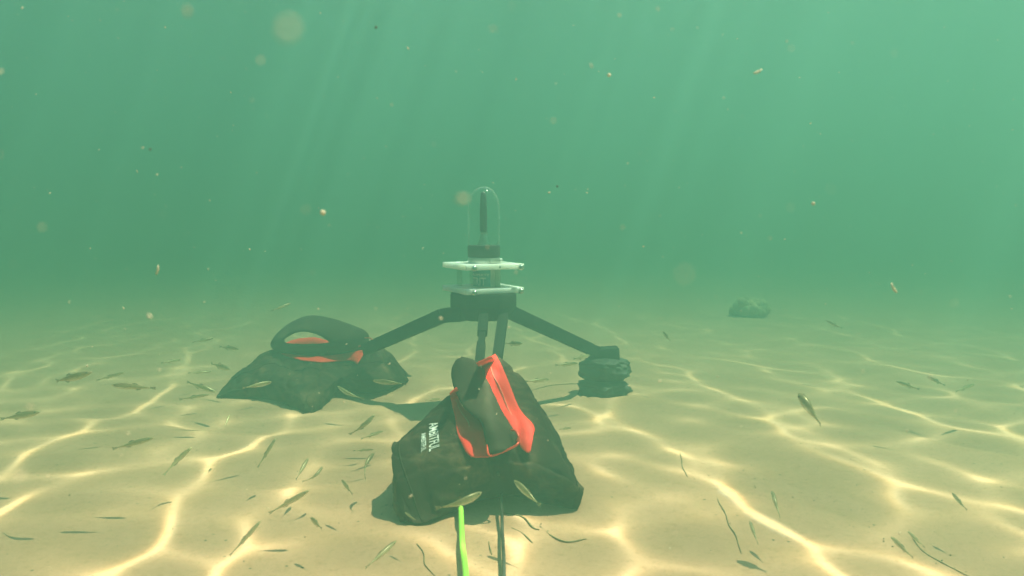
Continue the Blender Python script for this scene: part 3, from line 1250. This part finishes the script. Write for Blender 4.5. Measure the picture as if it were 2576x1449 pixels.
def fish_proto(bend):
    yf = lambda x: bend * (max(0, .2 - x)) ** 2 * 1.6
    root = bpy.data.objects.new('small_fish', fish_body(bend))
    kids = []
    kids.append(('tail_fin', fin_mesh('tail_fin', [(-.42, .014), (-.50, .036), (-.585, .058), (-.565, .0), (-.585, -.054), (-.50, -.034), (-.42, -.014)], .003, yf)))
    kids.append(('dorsal_fin', fin_mesh('dorsal_fin', [(.02, .088), (-.05, .128), (-.11, .108), (-.17, .062), (-.07, .076)], .003, yf)))
    kids.append(('anal_fin', fin_mesh('anal_fin', [(-.08, -.076), (-.14, -.115), (-.20, -.090), (-.25, -.045), (-.16, -.062)], .003, yf)))
    em = bpy.data.meshes.new('eye')
    bm = bmesh.new()
    for s in (-1,):
        bmesh.ops.create_uvsphere(bm, u_segments=12, v_segments=8, radius=.017)
    bm.to_mesh(em)
    bm.free()
    em.materials.append(EYE)
    em.polygons.foreach_set('use_smooth', [True] * len(em.polygons))
    return root, kids, em


PROTO = [fish_proto(b) for b in (0.0, 0.35, -0.35)]
FISH_OBJ = []


def place_fish(h, t, label, bend=0, near=None, L3=.047, fat=1.0, roll=0.0, thin=1.0):
    """h, t: head and tail in source pixels (3840 wide)"""
    k = 2576 / 3840
    hx, hy, tx, ty = h[0] * k, h[1] * k, t[0] * k, t[1] * k
    lpx = math.hypot(hx - tx, hy - ty)
    cxp, cyp = (hx + tx) / 2, (hy + ty) / 2
    low = max(hy, ty, cyp)
    lim = G(cxp, low, .012).y * .93 if low > 600 else 2.2
    d = L3 * FPX / lpx
    if near:
        d = near
    d = max(.40, min(d, lim))
    ph, pt = P(hx, hy, d), P(tx, ty, d)
    L0 = (ph - pt).length
    want = max(L0, min(L3, L0 * 1.45))
    if want > L0:
        dz = math.sqrt(want ** 2 - L0 ** 2)
        s = 1 if hy < ty else -1
        ph = P(hx, hy, d + s * dz / 2)
        pt = P(tx, ty, d - s * dz / 2)
    ax = (ph - pt)
    L = ax.length
    ax.normalize()
    mid = (ph + pt) / 2
    up = Vector((0, 0, 1)) - ax * ax.z
    if up.length < .35:
        up = Vector((0, -.5, .8)) - ax * ax.dot(Vector((0, -.5, .8)))
    up.normalize()
    up = Matrix.Rotation(roll, 3, ax) @ up
    side = up.cross(ax)
    root0, kids, em = PROTO[bend]
    o = root0.copy()
    COL.objects.link(o)
    s = L / 1.08
    M = Matrix((ax, side, up)).transposed().to_4x4()
    o.matrix_world = Matrix.Translation(mid + ax * .05 * s) @ M @ Matrix.Diagonal((s, s * thin, s * fat, 1))
    for nm, me in kids:
        c = bpy.data.objects.new(nm, me)
        COL.objects.link(c)
        c.parent = o
    for sg in (-1, 1):
        c = bpy.data.objects.new('eye', em)
        COL.objects.link(c)
        c.location = (.385, sg * .040, .018)
        c.parent = o
    tag(o, label, 'fish', 'small fish around the sandbags')
    FISH_OBJ.append(o)
    return o


FL = [
    ((344, 1396), (178, 1440), 'small fish flashing sunlit orange and white, far left of the back sandbag', dict(bend=1, fat=.9)),
    ((468, 1396), (360, 1427), 'faint slim fish just right of the sunlit orange one', dict(fat=.7, near=1.15)),
    ((418, 1444), (586, 1456), 'long level fish with a bright striped back, left of the back sandbag', dict(fat=.75)),
    ((149, 1545), (0, 1572), 'brownish fish swimming right, touching the left picture edge', dict(fat=.95)),
    ((576, 1642), (420, 1684), 'slender dark fish pointing up right over sand, below the back sandbag left corner', dict(fat=.7)),
    ((799, 1268), (720, 1284), 'small faint fish farthest up left of the back sandbag handle', dict(near=1.5, fat=.8)),
    ((896, 1309), (822, 1300), 'faint fish nosing down right beside the arched handle', dict(near=1.45, fat=.8)),
    ((679, 1348), (604, 1361), 'faint fish low over the sand, left of the back sandbag shoulder', dict(near=1.4, fat=.7)),
    ((861, 1384), (791, 1363), 'plump grey fish pointing down right at the back sandbag left edge', dict(near=1.3)),
    ((795, 1393), (704, 1399), 'faint level fish under the plump grey one by the back sandbag', dict(near=1.35, fat=.6)),
    ((807, 1470), (700, 1431), 'grey fish angled down right at the left tip of the back sandbag', dict(fat=1.0)),
    ((787, 1479), (671, 1498), 'slim fish just below the left tip of the back sandbag', dict(fat=.6)),
    ((861, 1555), (841, 1603), 'tiny dark fish pointing up, below the left tip of the back sandbag', dict(fat=.8, near=1.05)),
    ((718, 1678), (612, 1771), 'dark fish climbing up right over sand in the left foreground', dict(bend=2, fat=.8)),
    ((978, 1953), (860, 2085), 'long needle-thin dark fish, lowest one on the left, pointing up right', dict(fat=.6, thin=.8)),
    ((1034, 1643), (965, 1755), 'pale ghostly fish pointing up right beneath the back sandbag', dict(fat=.6)),
    ((1405, 1555), (1326, 1637), 'brown fish climbing up right just left of the front sandbag shoulder', dict(bend=1, fat=.9)),
    ((1437, 1616), (1353, 1646), 'thin sunlit fish below the brown one by the front sandbag shoulder', dict(fat=.6)),
    ((1401, 1686), (1323, 1690), 'thin level fish like a twig, left of the front sandbag lettering', dict(fat=.45, thin=.7)),
    ((1403, 1698), (1335, 1778), 'bright silver fish flashing white, left of the front sandbag', dict(bend=2, fat=1.0, roll=.5)),
    ((1155, 1719), (1109, 1800), 'tan fish pointing up, leftmost of the pair left of the silver one', dict(fat=.8)),
    ((1209, 1750), (1162, 1819), 'pinkish sunlit fish beside the tan one, left of the front sandbag', dict(bend=1, fat=.85, roll=.4)),
    ((1159, 1839), (1007, 1926), 'long dark mottled fish slanting up right in the left foreground centre', dict(fat=.65)),
    ((1282, 1800), (1323, 1855), 'spotted olive fish nosing up left, over sand beside the front sandbag shadow', dict(fat=1.1)),
    ((1166, 1942), (1207, 1983), 'short plump dark fish seen end on, over a bright light patch', dict(fat=1.5, thin=1.3, L3=.03)),
    ((1485, 2028), (1369, 2131), 'dark slender fish with a glinting head at the bottom, left of the lime cable', dict(fat=.65)),
    ((1806, 1846), (1660, 1923), 'large olive fish with dark eye crossing in front of the lime cable', dict(bend=1, fat=1.0, near=.70)),
    ((1519, 1921), (1565, 1955), 'small striped pale fish at the front sandbag bottom left corner', dict(fat=.6, near=.80)),
    ((1929, 1802), (2028, 1898), 'olive fish nosing up left across the dark right half of the front sandbag', dict(fat=1.0, near=.76)),
    ((1651, 1496), (1594, 1501), 'small thin fish in the shadow left of the front sandbag handle', dict(fat=.7, near=1.1)),
    ((1019, 1432), (907, 1456), 'pale fish swimming right in front of the back sandbag left pocket', dict(fat=.9, near=1.02)),
    ((1267, 1449), (1342, 1503), 'dark-backed fish nosing up left below the notch of the back sandbag', dict(bend=2, fat=.8)),
    ((1398, 1427), (1525, 1441), 'long pale fish under the right corner of the back sandbag', dict(fat=.9)),
    ((1090, 1137), (1015, 1167), 'lone dim fish in open water above the arched handle', dict(fat=.7, near=1.4)),
    ((1958, 1288), (1890, 1288), 'dim fish beside the front tripod leg', dict(near=1.5, fat=1.0)),
    ((2212, 1332), (2150, 1346), 'dim fish partly behind the right tripod leg end', dict(near=1.42, fat=1.0)),
    ((2167, 1362), (2081, 1370), 'dim fish under the right tripod leg, left of the weight stack', dict(near=1.35, fat=.8)),
    ((2060, 1423), (1968, 1431), 'dim fish close to the right edge of the front sandbag handle', dict(near=1.25, fat=.8)),
    ((2486, 1243), (2514, 1279), 'small grey fish seen tail on, up right of the weight stack', dict(near=1.5, fat=1.5, L3=.03)),
    ((2997, 1475), (3079, 1595), 'prominent plump grey fish with a spotted brown back, alone on the right', dict(fat=1.75, thin=1.9, near=.76, roll=-.5)),
    ((3098, 1202), (3159, 1231), 'faint grey fish farthest away at upper right over sand', dict(near=1.6, fat=1.0)),
    ((3361, 1430), (3449, 1461), 'grey fish with a glinting silver tail on the right', dict(near=1.15, fat=.9)),
    ((3478, 1411), (3545, 1446), 'dim grey fish right of the one with the silver tail', dict(near=1.25, fat=.9)),
    ((3652, 1440), (3583, 1469), 'faint brown fish pointing up right near the right edge', dict(near=1.25, fat=.6)),
    ((2895, 1841), (2926, 1942), 'thin dark fish pointing up over sand in the right foreground', dict(fat=.7)),
    ((3571, 1849), (3627, 1914), 'blurred grey fish over sand near the right edge, nosing up left', dict(fat=.9)),
    ((3341, 2013), (3425, 2093), 'grey fish over sand in the bottom right corner area', dict(fat=.8)),
    ((3404, 1992), (3470, 2055), 'dark slim fish beside the ripple crease in the bottom right area', dict(fat=.6)),
    ((2142, 1605), (2098, 1609), 'tiny dim fish against the right flank of the front sandbag', dict(near=.95, fat=.7)),
    ((2812, 1954), (2843, 2043), 'smoky grey fish crossing a bright light line, lower right of centre', dict(fat=.7)),
]
for h, t, lab, kw in FL:
    place_fish(h, t, lab, **kw)

# ------------------------------------------------------------------ weed, twigs, dark clump
def strand(pix, rad, label, name='weed_strand', cat='weed', mat=WEED, z=.0005):
    k = 2576 / 3840
    pts = []
    for x, y in pix:
        g_ = G(x * k, y * k, 0)
        pts.append(Vector((g_.x, g_.y, ground_z(g_.x, g_.y) + z)))
    m = 14 * len(pix)
    path = catmull(pts, m)
    path = [p + Vector((.0022 * noise.noise(p * 30), .0022 * noise.noise(p * 30 + Vector((9, 0, 0))), .001 * abs(noise.noise(p * 25)))) for p in path]
    bm = bmesh.new()
    rr = [rad * .62 * (.35 + .65 * math.sin(math.pi * (i + .6) / (m + .2)) ** .5) * (1 + .5 * noise.noise(path[i] * 60)) for i in range(m)]
    tube_bm(bm, path, rr, 6)
    o = from_bm(name, bm, mat)
    return tag(o, label, cat, 'weed strands lying on the sand')


strand([(1890, 1915), (1955, 1930), (1995, 1980), (2020, 1990)], .0016, 'curved weed strand just right of the black cable, below the front sandbag')
strand([(1920, 1975), (1965, 2010), (1996, 2032)], .0011, 'short straight weed strand right of the black cable near the bottom')
strand([(2022, 1975), (2075, 2010), (2130, 2027), (2200, 2012)], .0013, 'weed strand curving right below the front sandbag right corner')
strand([(1830, 1985), (1838, 2040), (1842, 2070)], .0008, 'thin vertical weed strand left of the black cable')
strand([(1562, 2030), (1590, 2070), (1595, 2110), (1640, 2155)], .0009, 'wavy thin weed strand between the bottom dark fish and lime cable')
strand([(2692, 1862), (2725, 1933), (2759, 2000), (2780, 2060)], .0008, 'long thin weed strand across sand in the right foreground')
strand([(2553, 1690), (2560, 1745), (2582, 1785)], .0009, 'short thin weed strand above the brightest curved light line')
strand([(1988, 1460), (2060, 1440), (2130, 1433), (2172, 1433)], .0016, 'dark cord-like strand running from weight stack towards the front sandbag')
strand([(3420, 1990), (3470, 2050), (3560, 2110), (3640, 2158)], .0010, 'dark strand along the ripple crease at bottom right')

bm = bmesh.new()
rnd = random.Random(5)
cpos = G(1884, 792, 0)
for i in range(110):
    a = rnd.uniform(0, 6.28)
    r_ = .05 * math.sqrt(rnd.random())
    p0 = Vector((cpos.x + r_ * math.cos(a), cpos.y + r_ * math.sin(a), rnd.uniform(-.008, .042) * (1.1 - r_ * 14)))
    lean = Vector((rnd.uniform(-.03, .03), rnd.uniform(-.03, .03), rnd.uniform(.0, .03)))
    path = catmull([p0, p0 + lean * .5 + Vector((0, 0, .008)), p0 + lean], 6)
    tube_bm(bm, path, [.012, .017, .019, .017, .012, .004], 8)
tag(from_bm('weed_clump', bm, DARKWEED), 'dark blurred weed clump far off on the sand, upper right', 'weed')

# ------------------------------------------------------------------ loose stuff
def flecks(name, pts, mat, label, cat):
    bm = bmesh.new()
    for p, s, seed in pts:
        rr = random.Random(seed)
        M = Matrix.Translation(p) @ Matrix.Rotation(rr.uniform(0, 6.28), 4, Vector((rr.uniform(-1, 1), rr.uniform(-1, 1), rr.uniform(-1, 1) + .01)).normalized()) \
            @ Matrix.Diagonal((s * rr.uniform(.6, 2.0), s * rr.uniform(.5, 1.0), s * rr.uniform(.3, .9), 1))
        bmesh.ops.create_icosphere(bm, subdivisions=1, radius=1.0, matrix=M)
    o = from_bm(name, bm, mat)
    return tag(o, label, cat, kind='stuff')


rnd = random.Random(21)
pts = []
for i in range(1500):
    y = rnd.uniform(.12, 2.4)
    x = rnd.uniform(-.75, .75) * y
    z = rnd.uniform(.03, .33 + .32 * y)
    if z > WATER_Z - .05:
        continue
    pts.append((Vector((x, y, z)), rnd.choice([.00022, .0003, .0004, .0006, .0009]) * (.6 + .4 * y), i))
flecks('suspended_particles', pts, SNOW, 'tiny pale specks drifting in the murky water', 'particles')
pts = []
for i in range(420):
    if i % 3:
        (ax, ay), (bx, by), A = RIP[rnd.randrange(4)]
        t = rnd.random()
        x, y = ax + (bx - ax) * t + rnd.gauss(0, .03), ay + (by - ay) * t + rnd.gauss(0, .03)
    else:
        y = rnd.uniform(.62, 1.7)
        x = rnd.uniform(-.66, .66) * y
    pts.append((Vector((x, y, ground_z(x, y) + .0006)), rnd.choice([.0004, .0006, .0008]), i + 9000))
flecks('sand_litter', pts, DETR, 'dark bits of plant litter scattered on the sand', 'litter')

# single floating bits that stand out
for px, py, Y, s, lab in (
        (725, 72, .066, .00042, 'large blurred pale disc of drifting matter at upper left, close to the lens'),
        (655, 152, .17, .00035, 'smaller blurred pale blot just below left of the large disc'),
        (1722, 690, .085, .00026, 'large faint orange blurred disc right of the white plates'),
        (812, 535, .42, .0014, 'round orange floating fleck in open water left of the dome'),
        (1532, 189, .55, .0013, 'pale round fleck high above right of the dome'),
        (1905, 180, .5, .0012, 'short orange sliver drifting at upper right'),
        (2250, 726, .5, .0014, 'orange curled sliver drifting at far right above the sand'),
        (395, 680, .5, .0013, 'orange sliver drifting at left above the sand'),
        (946, 69, .5, .0009, 'dark-edged tiny fleck near the top, right of the large disc'),
        (1402, 469, .9, .0014, 'dark round speck right of the dome top'),
        (378, 376, .45, .0007, 'dark reddish tiny speck in the left open water'),
        (2046, 512, .5, .0011, 'pale fleck in open water at right, level with the dome')):
    bm = bmesh.new()
    bmesh.ops.create_icosphere(bm, subdivisions=2, radius=1)
    long_ = 'sliver' in lab
    for v in bm.verts:
        v.co *= 1 + .35 * noise.noise(v.co * 1.7 + Vector((px, 0, 0)))
        if long_:
            v.co = Vector((v.co.x * 2.6, v.co.y * .6, v.co.z * .6 + .4 * v.co.x * v.co.x - .3))
        v.co *= s
    o = from_bm('floating_fleck', bm, DETR if 'dark' in lab else SNOW)
    o.location = P(px, py, Y)
    if long_:
        o.rotation_euler = (0, {1905: -.4, 2250: 1.0, 395: -1.3}[px], 0)
    tag(o, lab, 'floating speck', 'drifting flecks')

bpy.context.view_layer.update()
